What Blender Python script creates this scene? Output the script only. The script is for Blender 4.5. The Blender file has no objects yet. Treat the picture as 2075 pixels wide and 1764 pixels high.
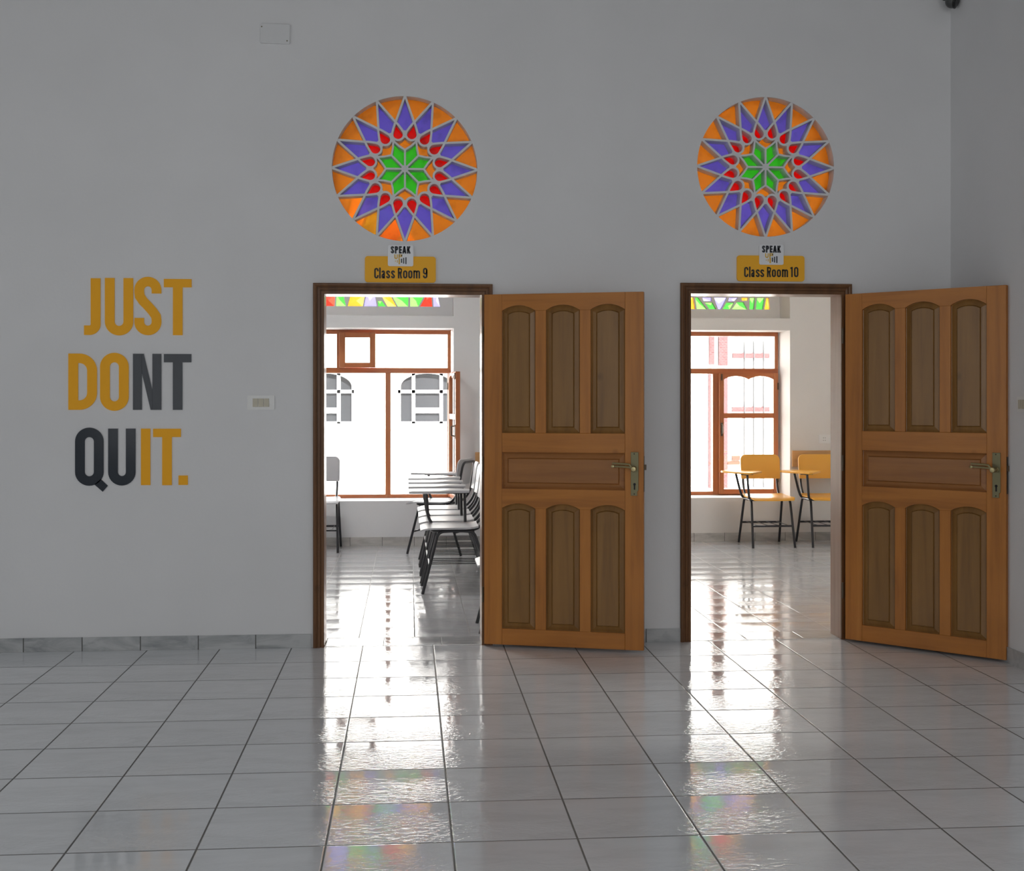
import bpy, bmesh, math, random
from mathutils import Vector, Matrix
from mathutils.geometry import tessellate_polygon
rnd = random.Random(7)
sc = bpy.context.scene
COL = sc.collection
PI = math.pi

# ------------------------------------------------------------------ camera, world, sun, lights, exposure
IMG_W, IMG_H, FPX, HZ, VPX, CAM_H, CAM_D = 2075, 1764, 2550.0, 809.0, 829.0, 1.42, 7.28
YAW = math.atan((IMG_W/2-VPX)/FPX)
cam = bpy.data.cameras.new('camera'); camo = bpy.data.objects.new('camera', cam); COL.objects.link(camo)
camo.location = (0, -CAM_D, CAM_H); camo.rotation_euler = (PI/2, 0, -YAW)
cam.sensor_width = 36; cam.lens = FPX/IMG_W*36; cam.shift_y = -(IMG_H/2-HZ)/IMG_W
cam.clip_end = 200
sc.camera = camo

sc.view_settings.view_transform = 'Standard'; sc.view_settings.look = 'None'
sc.view_settings.exposure = 0.0; sc.view_settings.gamma = 1.0; sc.view_settings.use_curve_mapping = False
sc.cycles.use_denoising = True
sc.cycles.max_bounces = 10; sc.cycles.diffuse_bounces = 5; sc.cycles.glossy_bounces = 4
sc.cycles.transmission_bounces = 6; sc.cycles.transparent_max_bounces = 12
sc.cycles.caustics_reflective = False; sc.cycles.caustics_refractive = False
sc.cycles.sample_clamp_indirect = 6.0

wd = bpy.data.worlds.new('sky'); sc.world = wd; wd.use_nodes = True
bg = wd.node_tree.nodes['Background']; bg.inputs[0].default_value = (0.92, 0.96, 1.0, 1); bg.inputs[1].default_value = 4.2

def light(name, typ, loc, target, energy, size=None, color=(1, 1, 1), portal=False):
    l = bpy.data.lights.new(name, typ); l.energy = energy; l.color = color
    o = bpy.data.objects.new(name, l); COL.objects.link(o); o.location = loc
    o.rotation_euler = (Vector(target)-Vector(loc)).to_track_quat('-Z', 'Y').to_euler()
    if size: l.shape = 'RECTANGLE'; l.size, l.size_y = size
    if portal: l.cycles.is_portal = True
    return o
s = light('sun', 'SUN', (8, -8, 14), (2, 4, 0), 40.0, color=(1, .975, .94)); s.data.angle = 0.01
# daylight of the hall's unseen windows (window_5..7 below carry them)
HALL_WINDOWS = [('left', -5.0, -4.2, 1.9, 2.6, 2.4, 23), ('left', -5.0, -7.6, 1.9, 2.2, 2.4, 6),
                ('back', -3.0, -10.0, 1.95, 2.2, 2.4, 19), ('back', -.4, -10.0, 1.95, 1.8, 2.4, 39), ('back', 2.0, -10.0, 1.95, 1.8, 2.4, 46)]  # last back window is unseen, added for more light from the right
FILL9, FILL10 = 46, 34            # fill strengths of unseen ceiling lamps added to brighten the classrooms
for side, a, b, z, w, h, e in HALL_WINDOWS:
    if side == 'left': light('window_daylight', 'AREA', (a+.06, b, z), (a+1, b, z), e, (w, h), (.99, .995, 1))
    else: light('window_daylight', 'AREA', (a, b+.06, z), (a, b+1, z), e, (w, h), (.99, .995, 1))

# ------------------------------------------------------------------ survey helpers: pixel of the photograph -> point on a real plane
_c, _s = math.cos(YAW), math.sin(YAW)
def _ray(px, py):
    u = (px-IMG_W/2)/FPX; v = -(py-HZ)/FPX
    return (_s+_c*u, _c-_s*u, v)
def onY(px, py, Y=0.0):
    r = _ray(px, py); t = (Y+CAM_D)/r[1]
    return t*r[0], CAM_H+t*r[2]
def onX(px, py, X):
    r = _ray(px, py); t = X/r[0]
    return t*r[1]-CAM_D, CAM_H+t*r[2]

# ------------------------------------------------------------------ mesh helpers
class MB:
    def __init__(self): self.v = []; self.f = []; self.m = []
    def add(self, verts, faces, mat=0, M=None):
        b = len(self.v)
        self.v += [tuple(M @ Vector(p)) if M else tuple(p) for p in verts]
        self.f += [tuple(b+i for i in f) for f in faces]; self.m += [mat]*len(faces)
        return self
    def box(self, x0, x1, y0, y1, z0, z1, mat=0, M=None, bev=0):
        if bev:
            return self.bm(_bevel_prism([(x0, z0), (x1, z0), (x1, z1), (x0, z1)], y0, y1, bev), mat, M)
        v = [(x, y, z) for x in (x0, x1) for y in (y0, y1) for z in (z0, z1)]
        f = [(0, 1, 3, 2), (4, 6, 7, 5), (0, 4, 5, 1), (2, 3, 7, 6), (0, 2, 6, 4), (1, 5, 7, 3)]
        return self.add(v, f, mat, M)
    def bm(self, bm, mat=0, M=None):
        bm.verts.ensure_lookup_table()
        idx = {v: i for i, v in enumerate(bm.verts)}
        self.add([v.co[:] for v in bm.verts], [[idx[v] for v in f.verts] for f in bm.faces], mat, M); bm.free(); return self
    def prism(self, outer, holes=(), y0=0, y1=.01, mat=0, M=None, bev=0):
        """outline in x,z extruded along y"""
        if bev and not holes: return self.bm(_bevel_prism(outer, y0, y1, bev), mat, M)
        loops = [list(outer)]+[list(h) for h in holes]
        flat = [p for l in loops for p in l]; n = len(flat)
        tris = tessellate_polygon([[Vector((p[0], p[1], 0)) for p in l] for l in loops])
        v = [(p[0], y0, p[1]) for p in flat]+[(p[0], y1, p[1]) for p in flat]
        f = [tuple(t) for t in tris]+[tuple(i+n for i in reversed(t)) for t in tris]
        k = 0
        for l in loops:
            for i in range(len(l)):
                a, b = k+i, k+(i+1) % len(l); f.append((a, b, b+n, a+n))
            k += len(l)
        return self.add(v, f, mat, M)
    def stroke(self, pts, t, y0, y1, closed=False, mat=0, M=None):
        """flat ribbon of width t along pts (x,z), extruded y0..y1"""
        P = []
        for p in pts:
            p = Vector(p)
            if not P or (p-P[-1]).length > 1e-5: P.append(p)
        if closed and (P[0]-P[-1]).length < 1e-5: P.pop()
        n = len(P); L = []; R = []
        for i in range(n):
            a = P[i-1] if (i > 0 or closed) else None; b = P[(i+1) % n] if (i < n-1 or closed) else None
            d1 = (P[i]-a).normalized() if a is not None else None
            d2 = (b-P[i]).normalized() if b is not None else None
            if d1 is None: d1 = d2
            if d2 is None: d2 = d1
            n1 = Vector((-d1.y, d1.x)); n2 = Vector((-d2.y, d2.x)); m = n1+n2
            m = m.normalized() if m.length > 1e-6 else n1
            k = min(1/max(m.dot(n1), .2), 2.5)
            L.append(P[i]+m*t/2*k); R.append(P[i]-m*t/2*k)
        v = []
        for y in (y0, y1):
            v += [(p.x, y, p.y) for p in L]+[(p.x, y, p.y) for p in R]
        f = []
        for i in range(n if closed else n-1):
            j = (i+1) % n
            f += [(i, j, n+j, n+i), (2*n+i, 3*n+i, 3*n+j, 2*n+j), (i, 2*n+i, 2*n+j, j), (n+i, n+j, 3*n+j, 3*n+i)]
        if not closed:
            e = n-1; f += [(0, n, 3*n, 2*n), (e, 2*n+e, 3*n+e, n+e)]
        return self.add(v, f, mat, M)
    def tube(self, pts, r, n=10, mat=0, M=None, r2=None, closed=False):
        P = [Vector(p) for p in pts]; N = len(P); rings = []; up = None
        for i in range(N):
            a = P[i-1] if (i or closed) else P[i]; b = P[(i+1) % N] if (i < N-1 or closed) else P[i]
            d = (b-a).normalized()
            if up is None:
                up = d.cross(Vector((0, 0, 1)) if abs(d.z) < .9 else Vector((1, 0, 0))).normalized()
            up = (up-d*up.dot(d)).normalized(); q = d.cross(up)
            rr = r if r2 is None else r+(r2-r)*i/(N-1)
            rings.append([P[i]+up*rr*math.cos(2*PI*k/n)+q*rr*math.sin(2*PI*k/n) for k in range(n)])
        v = [p for ring in rings for p in ring]; f = []
        for i in range(N if closed else N-1):
            j = (i+1) % N
            for k in range(n):
                k2 = (k+1) % n; f.append((i*n+k, i*n+k2, j*n+k2, j*n+k))
        if not closed: f += [tuple(range(n-1, -1, -1)), tuple((N-1)*n+k for k in range(n))]
        return self.add(v, f, mat, M)
    def lathe(self, prof, axis=(0, 0, 1), at=(0, 0, 0), n=24, mat=0):
        """prof: (radius, height along axis)"""
        q = Vector((0, 0, 1)).rotation_difference(Vector(axis)).to_matrix().to_4x4(); M = Matrix.Translation(at) @ q
        v = [(r*math.cos(2*PI*k/n), r*math.sin(2*PI*k/n), h) for r, h in prof for k in range(n)]
        f = [(i*n+k, i*n+(k+1) % n, (i+1)*n+(k+1) % n, (i+1)*n+k) for i in range(len(prof)-1) for k in range(n)]
        f += [tuple(range(n-1, -1, -1)), tuple((len(prof)-1)*n+k for k in range(n))]
        return self.add(v, f, mat, M)
    def build(self, name, mats, parent=None, loc=None, smooth=0, rot=None):
        me = bpy.data.meshes.new(name); me.from_pydata(self.v, [], self.f)
        for m in (mats if isinstance(mats, (list, tuple)) else [mats]): me.materials.append(m)
        me.polygons.foreach_set('material_index', self.m)
        bm = bmesh.new(); bm.from_mesh(me)
        bmesh.ops.recalc_face_normals(bm, faces=bm.faces[:])
        if smooth:
            for f in bm.faces: f.smooth = True
            for e in bm.edges:
                if len(e.link_faces) != 2 or e.calc_face_angle(0) > math.radians(smooth): e.smooth = False
        bm.to_mesh(me); bm.free()
        o = bpy.data.objects.new(name, me); COL.objects.link(o)
        if parent: o.parent = parent
        if loc: o.location = loc
        if rot: o.rotation_euler = rot
        return o

def _bevel_prism(outer, y0, y1, bev):
    bm = bmesh.new()
    a = [bm.verts.new((p[0], y0, p[1])) for p in outer]; b = [bm.verts.new((p[0], y1, p[1])) for p in outer]
    n = len(a); bm.faces.new(a); bm.faces.new(b[::-1])
    for i in range(n):
        j = (i+1) % n; bm.faces.new((a[i], b[i], b[j], a[j]))
    bmesh.ops.recalc_face_normals(bm, faces=bm.faces[:])
    es = [e for e in bm.edges if len(e.link_faces) == 2 and e.calc_face_angle(0) > .5]
    bmesh.ops.bevel(bm, geom=es, offset=bev, offset_type='OFFSET', segments=2, profile=.5, affect='EDGES', clamp_overlap=True)
    return bm
def arc(cx, cy, rx, ry, a0, a1, n=10):
    return [(cx+rx*math.cos(math.radians(a0+(a1-a0)*i/n)), cy+ry*math.sin(math.radians(a0+(a1-a0)*i/n))) for i in range(n+1)]
def rrect(x0, x1, z0, z1, r, n=5):
    return arc(x1-r, z0+r, r, r, -90, 0, n)+arc(x1-r, z1-r, r, r, 0, 90, n)+arc(x0+r, z1-r, r, r, 90, 180, n)+arc(x0+r, z0+r, r, r, 180, 270, n)
def rect(x0, x1, z0, z1): return [(x0, z0), (x1, z0), (x1, z1), (x0, z1)]
def fillet(pts, r, n=6):
    P = [Vector(p) for p in pts]; out = [P[0]]
    for i in range(1, len(P)-1):
        a, b, c = P[i-1], P[i], P[i+1]
        d = min(r, (a-b).length*.48, (c-b).length*.48); p, q = b+(a-b).normalized()*d, b+(c-b).normalized()*d
        for k in range(n+1):
            t = k/n; out.append(p*(1-t)**2+b*2*t*(1-t)+q*t*t)
    return out+[P[-1]]
def fillet_loop(pts, r, n=5):
    P = [Vector(p) for p in pts]; out = []
    for i in range(len(P)):
        a, b, c = P[i-1], P[i], P[(i+1) % len(P)]
        d = min(r, (a-b).length*.45, (c-b).length*.45); p, q = b+(a-b).normalized()*d, b+(c-b).normalized()*d
        for k in range(n+1):
            t = k/n; w = p*(1-t)**2+b*2*t*(1-t)+q*t*t; out.append((w.x, w.y))
    return out
def empty(name, loc=(0, 0, 0), rz=0):
    o = bpy.data.objects.new(name, None); COL.objects.link(o); o.location = loc; o.rotation_euler = (0, 0, rz); o.empty_display_size = .1; return o
def tag(o, label=None, cat=None, group=None, kind=None):
    if label: o['label'] = label
    if cat: o['category'] = cat
    if group: o['group'] = group
    if kind: o['kind'] = kind
    return o
def struct(o, label=None, cat=None): return tag(o, label, cat, None, 'structure')
def copy_tree(o, parent=None):
    c = o.copy(); COL.objects.link(c)
    if parent: c.parent = parent
    for ch in o.children: copy_tree(ch, c)
    return c

# ------------------------------------------------------------------ materials
def mat(name, color=(.8, .8, .8), rough=.5, metal=0.0, spec=.5, coat=0.0, coat_rough=.1):
    m = bpy.data.materials.new(name); m.use_nodes = True; b = m.node_tree.nodes['Principled BSDF']
    b.inputs['Base Color'].default_value = (*color, 1); b.inputs['Roughness'].default_value = rough
    b.inputs['Metallic'].default_value = metal; b.inputs['Specular IOR Level'].default_value = spec
    b.inputs['Coat Weight'].default_value = coat; b.inputs['Coat Roughness'].default_value = coat_rough
    return m
class NT:
    def __init__(s, m): s.t = m.node_tree; s.b = s.t.nodes['Principled BSDF']
    def n(s, typ, **k):
        x = s.t.nodes.new(typ)
        for a, v in k.items(): setattr(x, a, v)
        return x
    def l(s, a, b): s.t.links.new(a, b)
    def math(s, op, a, b=None, c=None):
        x = s.n('ShaderNodeMath', operation=op)
        for i, v in enumerate((a, b, c)):
            if v is None: continue
            if isinstance(v, (int, float)): x.inputs[i].default_value = v
            else: s.l(v, x.inputs[i])
        return x.outputs[0]
    def pos(s): return s.n('ShaderNodeNewGeometry').outputs['Position']
    def obj(s): return s.n('ShaderNodeTexCoord').outputs['Object']
    def mapping(s, v, scale=(1, 1, 1), rot=(0, 0, 0), loc=(0, 0, 0)):
        x = s.n('ShaderNodeMapping'); x.inputs['Scale'].default_value = scale; x.inputs['Rotation'].default_value = rot; x.inputs['Location'].default_value = loc
        s.l(v, x.inputs['Vector']); return x.outputs[0]
    def noise(s, v, scale, detail=3, rough=.5, dist=0):
        x = s.n('ShaderNodeTexNoise'); x.inputs['Scale'].default_value = scale; x.inputs['Detail'].default_value = detail
        x.inputs['Roughness'].default_value = rough; x.inputs['Distortion'].default_value = dist
        s.l(v, x.inputs['Vector']); return x.outputs['Fac']
    def ramp(s, f, stops):
        x = s.n('ShaderNodeValToRGB'); e = x.color_ramp.elements
        while len(e) < len(stops): e.new(.5)
        for i, (p, c) in enumerate(stops): e[i].position = p; e[i].color = (*c, 1) if len(c) == 3 else c
        s.l(f, x.inputs[0]); return x.outputs[0]
    def mix(s, f, a, b, typ='MIX'):
        x = s.n('ShaderNodeMix', data_type='RGBA', blend_type=typ)
        for i, v in ((0, f), (6, a), (7, b)):
            if isinstance(v, (int, float)): x.inputs[i].default_value = v
            elif isinstance(v, tuple): x.inputs[i].default_value = (*v, 1)
            else: s.l(v, x.inputs[i])
        return x.outputs[2]
    def bump(s, h, strength, dist):
        x = s.n('ShaderNodeBump'); x.inputs['Strength'].default_value = strength; x.inputs['Distance'].default_value = dist
        s.l(h, x.inputs['Height']); s.l(x.outputs[0], s.b.inputs['Normal']); return x
    def color(s, c): s.l(c, s.b.inputs['Base Color'])

def plaster(name, c, var=.03):
    m = mat(name, c, .62, spec=.3); t = NT(m); p = t.pos()
    f = t.noise(p, 1.3, 3); c2 = tuple(x*(1-var*2) for x in c)
    t.color(t.ramp(f, [(.3, c2), (.7, c)])); t.bump(t.noise(p, 55, 3), .12, .004); return m
M_wall = plaster('hall_wall_paint', (.785, .785, .79))
M_class9 = plaster('classroom_nine_wall_paint', (.775, .78, .79)); M_class = M_class10 = plaster('classroom_ten_wall_paint', (.78, .755, .725))
M_gypsum = plaster('gypsum', (.76, .765, .775), .02)
M_ceil = mat('ceiling_paint', (.8, .8, .8), .8); M_ceil_hall = mat('hall_ceiling_paint', (.46, .46, .46), .8)

def tile_mat(name, x0, y0, sx, sy, grout=.006, base=(.80, .825, .85), vein=(.66, .685, .705), gcol=(.12, .12, .115), rough=.045, bump=1.0, gw_y=1.0, vert=False, veinamt=.5, wave=.0013):
    """square glossy tiles: seams at x0+k*sx, y0+k*sy of world position"""
    m = mat(name, base, rough, spec=.6); t = NT(m); p = t.pos()
    sep = t.n('ShaderNodeSeparateXYZ'); t.l(p, sep.inputs[0])
    X, Y = sep.outputs[0], sep.outputs[2 if vert == 'z' else 1]
    u = t.math('DIVIDE', t.math('SUBTRACT', X, x0), sx); v = t.math('DIVIDE', t.math('SUBTRACT', Y, y0), sy)
    fu, fv = t.math('FRACT', u), t.math('FRACT', v)
    du = t.math('MULTIPLY', t.math('MINIMUM', fu, t.math('SUBTRACT', 1.0, fu)), sx)
    dv = t.math('MULTIPLY', t.math('MINIMUM', fv, t.math('SUBTRACT', 1.0, fv)), sy)
    gu = t.math('LESS_THAN', du, grout/2); gv = t.math('LESS_THAN', dv, grout/2*gw_y); g = t.math('MAXIMUM', gu, gv)
    cid = t.n('ShaderNodeCombineXYZ'); t.l(t.math('FLOOR', u), cid.inputs[0]); t.l(t.math('FLOOR', v), cid.inputs[1])
    wn = t.n('ShaderNodeTexWhiteNoise', noise_dimensions='3D'); t.l(cid.outputs[0], wn.inputs['Vector'])
    off = t.n('ShaderNodeVectorMath', operation='MULTIPLY_ADD'); t.l(wn.outputs['Color'], off.inputs[0]); off.inputs[1].default_value = (9, 9, 9); t.l(p, off.inputs[2])
    vn = t.noise(t.mapping(off.outputs[0], (2.2, 7, 7), (0, 0, .45)), 1.6, 6, .6, .8)
    c = t.mix(t.math('MULTIPLY', t.ramp(vn, [(.42, (0, 0, 0)), (.68, (1, 1, 1))]), veinamt), base, vein)
    tone = t.math('MULTIPLY_ADD', wn.outputs['Value'], .07, .965)
    cc = t.n('ShaderNodeVectorMath', operation='SCALE'); t.l(c, cc.inputs[0]); t.l(tone, cc.inputs['Scale'])
    t.color(t.mix(g, cc.outputs[0], gcol))
    t.l(t.math('MULTIPLY_ADD', g, .5, rough), t.b.inputs['Roughness'])
    w1 = t.noise(t.mapping(off.outputs[0], (1, 1.7, 1), (0, 0, .3)), 30, 3, .55, .9)
    w2 = t.noise(off.outputs[0], 4.0, 2)
    msk = t.ramp(t.math('ADD', fv, t.math('MULTIPLY_ADD', t.noise(off.outputs[0], 6.0, 2), .5, -.25)), [(.25, (1, 1, 1)), (.8, (.12, .12, .12))])
    hgt = t.math('ADD', t.math('MULTIPLY', t.math('MULTIPLY', w1, wave), msk), t.math('MULTIPLY', w2, wave*.22))
    edge = t.math('MULTIPLY', t.math('MINIMUM', t.math('DIVIDE', t.math('MINIMUM', du, dv), .006), 1.0), .0008)
    t.bump(t.math('ADD', hgt, edge), bump, 1.0)
    return m
TILE = .4042
M_floor = tile_mat('hall_floor_tiles', .139, -.005-.4055, TILE, TILE, .0065)
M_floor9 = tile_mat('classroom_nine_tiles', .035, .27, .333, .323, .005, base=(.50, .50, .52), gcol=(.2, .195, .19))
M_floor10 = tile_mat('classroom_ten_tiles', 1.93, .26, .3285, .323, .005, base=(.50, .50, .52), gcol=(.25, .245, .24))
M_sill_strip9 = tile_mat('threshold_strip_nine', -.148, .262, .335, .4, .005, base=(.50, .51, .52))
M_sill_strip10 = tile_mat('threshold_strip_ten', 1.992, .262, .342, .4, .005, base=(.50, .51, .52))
M_base = tile_mat('marble_skirting', -.55, -1, .322, 3.0, .006, base=(.52, .53, .53), vein=(.2, .215, .225), rough=.3, veinamt=.85, vert='z', wave=.0)

def wood(name, c1, c2, c3, axis='z', rough=.45, coat=.22, coat_rough=.16, scale=1.0):
    m = mat(name, c1, rough, spec=.25, coat=coat, coat_rough=coat_rough); t = NT(m); o = t.obj()
    sc_ = {'z': (9, 9, .55), 'x': (.55, 9, 9), 'y': (9, .55, 9)}[axis]
    sc_ = tuple(v*scale for v in sc_)
    mp = t.mapping(o, sc_)
    f = t.noise(mp, 2.2, 5, .55, .35); c = t.ramp(f, [(.25, c3), (.5, c1), (.78, c2)])
    fine = t.noise(t.mapping(o, tuple(v*7 for v in sc_)), 3.0, 2)
    c = t.mix(t.math('MULTIPLY', fine, .22), c, c3)
    blot = t.noise(o, 3.5, 3); c = t.mix(t.math('MULTIPLY', t.ramp(blot, [(.45, (0, 0, 0)), (.75, (1, 1, 1))]), .25), c, c3)
    kn = t.n('ShaderNodeTexVoronoi'); kn.inputs['Scale'].default_value = 3.2; t.l(t.mapping(o, (1, 1, .8)), kn.inputs['Vector'])
    k = t.ramp(kn.outputs['Distance'], [(.03, (1, 1, 1)), (.085, (0, 0, 0))]); c = t.mix(t.math('MULTIPLY', k, .45), c, tuple(v*.5 for v in c3))
    t.color(c); b = t.bump(t.noise(t.mapping(o, tuple(v*4 for v in sc_)), 3, 3), .18, .0015)
    t.l(b.outputs[0], t.b.inputs['Coat Normal'])
    return m
M_leaf_v = wood('door_wood_upright', (.49, .185, .034), (.57, .23, .045), (.34, .125, .024))
M_leaf_h = wood('door_wood_rail', (.49, .185, .034), (.57, .23, .045), (.34, .125, .024), 'x')
M_panel = wood('door_panel_veneer', (.27, .135, .036), (.33, .165, .045), (.19, .09, .025), rough=.42, coat=.3)
M_panel_h = wood('door_panel_veneer_wide', (.36, .15, .042), (.43, .18, .052), (.25, .10, .032), 'x', rough=.42, coat=.3)
M_casing = wood('door_casing_wood', (.16, .070, .026), (.21, .095, .034), (.09, .04, .016), rough=.45, coat=.12)
M_lining = wood('door_lining_wood', (.34, .19, .12), (.42, .25, .17), (.25, .13, .08), rough=.4, coat=.3, coat_rough=.14)
M_winwood = wood('window_frame_wood', (.40, .135, .045), (.47, .17, .06), (.30, .09, .03), rough=.4, coat=.4)
M_winwood_h = wood('window_frame_wood_rail', (.42, .13, .042), (.50, .165, .055), (.31, .085, .028), 'x', rough=.4, coat=.4)
M_rail = wood('wall_board_wood', (.62, .36, .16), (.68, .41, .19), (.52, .29, .12), 'x', rough=.4, coat=.3)
M_black = mat('black_steel_tube', (.018, .018, .022), .32, spec=.5)
M_yellow_lam = mat('yellow_laminate', (.80, .40, .055), .28, spec=.5)
M_grey_lam = mat('grey_laminate', (.50, .50, .52), .3, spec=.5)
M_brass = mat('aged_brass', (.42, .36, .19), .32, metal=.9)
M_brass_dark = mat('dark_brass_plate', (.20, .18, .10), .42, metal=.7)
M_dark = mat('dark_hole', (.01, .01, .01), .7)
M_bronze = mat('dark_bronze', (.10, .07, .045), .4, metal=.6)
M_letter_y = mat('yellow_acrylic', (1.0, .47, .022), .5, spec=.2)
M_letter_g = mat('charcoal_acrylic', (.040, .047, .058), .12, spec=.28)
M_sign_y = mat('yellow_sign_board', (1.0, .50, .035), .5, spec=.2)
M_sign_w = mat('white_sign_board', (.84, .85, .87), .35)
M_ink = mat('black_lettering', (.012, .010, .010), .5)
M_ink_g = mat('charcoal_lettering', (.030, .034, .042), .5)
M_ink_y = mat('yellow_lettering', (.78, .47, .05), .5)
M_plate = mat('white_plastic', (.80, .80, .785), .35)
M_beige = mat('beige_plastic', (.56, .52, .41), .4)
M_cover = mat('painted_cover', (.72, .725, .73), .5)
M_glass = bpy.data.materials.new('clear_glass'); M_glass.use_nodes = True
_t = M_glass.node_tree; _t.nodes.clear()
_o = _t.nodes.new('ShaderNodeOutputMaterial'); _mx = _t.nodes.new('ShaderNodeMixShader'); _tr = _t.nodes.new('ShaderNodeBsdfTransparent'); _gl = _t.nodes.new('ShaderNodeBsdfGlossy')
_tr.inputs[0].default_value = (.96, .97, .97, 1); _gl.inputs['Roughness'].default_value = .02; _mx.inputs[0].default_value = .06
_t.links.new(_tr.outputs[0], _mx.inputs[1]); _t.links.new(_gl.outputs[0], _mx.inputs[2]); _t.links.new(_mx.outputs[0], _o.inputs[0])
def stained(name, through, body, k_body=.72, gloss=.04, back=.15):
    m = bpy.data.materials.new(name); m.use_nodes = True; t = m.node_tree; t.nodes.clear(); N = t.nodes.new
    out = N('ShaderNodeOutputMaterial'); a = N('ShaderNodeBsdfTransparent'); b = N('ShaderNodeBsdfTranslucent'); d = N('ShaderNodeBsdfDiffuse'); g = N('ShaderNodeBsdfGlossy')
    tc = N('ShaderNodeTexCoord'); no = N('ShaderNodeTexNoise'); no.inputs['Scale'].default_value = 14; no.inputs['Detail'].default_value = 4
    rp = N('ShaderNodeValToRGB'); rp.color_ramp.elements[0].position = .30; rp.color_ramp.elements[1].position = .46
    rp.color_ramp.elements[0].color = (*[x*.8 for x in body], 1); rp.color_ramp.elements[1].color = (*body, 1)
    t.links.new(tc.outputs['Object'], no.inputs['Vector']); t.links.new(no.outputs['Fac'], rp.inputs[0]); t.links.new(rp.outputs[0], b.inputs[0]); t.links.new(rp.outputs[0], d.inputs[0])
    a.inputs[0].default_value = (*through, 1); g.inputs['Roughness'].default_value = .08
    m0 = N('ShaderNodeMixShader'); m0.inputs[0].default_value = back; t.links.new(b.outputs[0], m0.inputs[1]); t.links.new(d.outputs[0], m0.inputs[2])
    m1 = N('ShaderNodeMixShader'); m1.inputs[0].default_value = k_body; t.links.new(a.outputs[0], m1.inputs[1]); t.links.new(m0.outputs[0], m1.inputs[2])
    m2 = N('ShaderNodeMixShader'); m2.inputs[0].default_value = gloss; t.links.new(m1.outputs[0], m2.inputs[1]); t.links.new(g.outputs[0], m2.inputs[2])
    t.links.new(m2.outputs[0], out.inputs[0]); return m
G_amber = stained('amber_glass', (1, .56, .12), (.98, .51, .09), .52); G_violet = stained('violet_glass', (.42, .36, .88), (.38, .32, .84))
G_red = stained('red_glass', (.95, .04, .02), (.95, .025, .015)); G_green = stained('green_glass', (.2, .85, .13), (.19, .80, .12))
def lun(name, c, l):
    q = .31
    return [stained(name, tuple(x*q for x in c), tuple(x*q*.6 for x in c), .25), stained(name+'_pale', tuple(x*q*1.05 for x in l), tuple(x*q*.8 for x in l), .25)]
L_amber = lun('amber_lunette_glass', (.80, .34, .03), (.95, .60, .12)); L_violet = lun('violet_lunette_glass', (.30, .28, .75), (.42, .40, .85))
L_red = lun('red_lunette_glass', (.62, .035, .02), (.75, .09, .05)); L_green = lun('green_lunette_glass', (.07, .42, .06), (.25, .62, .14))

# ------------------------------------------------------------------ the setting
WT = .18                                   # thickness of the wall with the doors
D1 = dict(x0=-.485, x1=.419, zt=2.024); D2 = dict(x0=1.647, x1=2.551, zt=2.041)
LIN = .02
ROSE = [(-.024, 2.750, .418), (2.099, 2.792, .412)]
XL, XR, YB, ZC = -5.0, 3.225, -10.0, 4.3
def circle(cx, cz, r, n=96): return [(cx+r*math.cos(2*PI*i/n), cz+r*math.sin(2*PI*i/n)) for i in range(n)]
outer = [(XL-.2, 0)]
for d in (D1, D2): outer += [(d['x0']-LIN, 0), (d['x0']-LIN, d['zt']+LIN), (d['x1']+LIN, d['zt']+LIN), (d['x1']+LIN, 0)]
outer += [(5.2, 0), (5.2, ZC), (XL-.2, ZC)]
struct(MB().prism(outer, [circle(*r) for r in ROSE], 0, WT).build('wall_main', M_wall), 'grey-white plastered wall with the two doors and round windows', 'wall')
struct(MB().box(XR, XR+.2, YB, 0, 0, ZC).build('wall_right', M_wall), 'plain plastered wall meeting the door wall at a right angle', 'wall')
struct(MB().box(XL-.2, XL, YB, 0, 0, ZC).build('wall_left', M_wall), 'plain plastered side wall of the hall with tall windows', 'wall')
struct(MB().box(XL-.2, XR+.2, YB-.2, YB, 0, ZC).build('wall_back', M_wall), 'plain plastered end wall of the hall behind the viewer', 'wall')
struct(MB().box(XL-.2, XR+.2, YB-.2, 0, ZC, ZC+.2).build('ceiling_hall', M_ceil_hall), 'grey hall ceiling', 'ceiling')
struct(MB().box(XL, XR, YB, .02, -.1, 0).build('floor_hall', M_floor), 'glossy pale grey tiled floor in front of the door wall', 'floor')
for i, (d, m) in enumerate(((D1, M_sill_strip9), (D2, M_sill_strip10))):
    struct(MB().box(d['x0']-LIN, d['x1']+LIN, .02, .262, -.1, .0012).build('trim_%d' % (i+1), m), 'strip of cut floor tiles in the %s doorway' % ('Class Room 9', 'Class Room 10')[i], 'threshold')
# hall windows (never in the frame): frosted panes that carry the hall's daylight
M_frost = mat('frosted_pane', (.85, .87, .88), .5)
for i, (side, a, b, z, w, h, e) in enumerate(HALL_WINDOWS):
    r = empty('window_%d' % (5+i), (a, b, z)); struct(r, 'tall white-framed frosted window of the hall, unseen behind the viewer', 'window')
    M = Matrix.Rotation(PI/2, 4, 'Z') if side == 'left' else Matrix.Rotation(PI, 4, 'Z')
    MB().box(-w/2, w/2, -.012, -.002, -h/2, h/2, M=M).build('pane', M_frost, r)
    fr = MB()
    for q in (-w/2-.03, w/2+.03): fr.box(q-.03, q+.03, -.05, 0, -h/2-.06, h/2+.06, M=M)
    for q in (-h/2-.03, h/2+.03): fr.box(-w/2, w/2, -.05, 0, q-.03, q+.03, M=M)
    fr.build('window_frame', M_plate, r)

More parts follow.
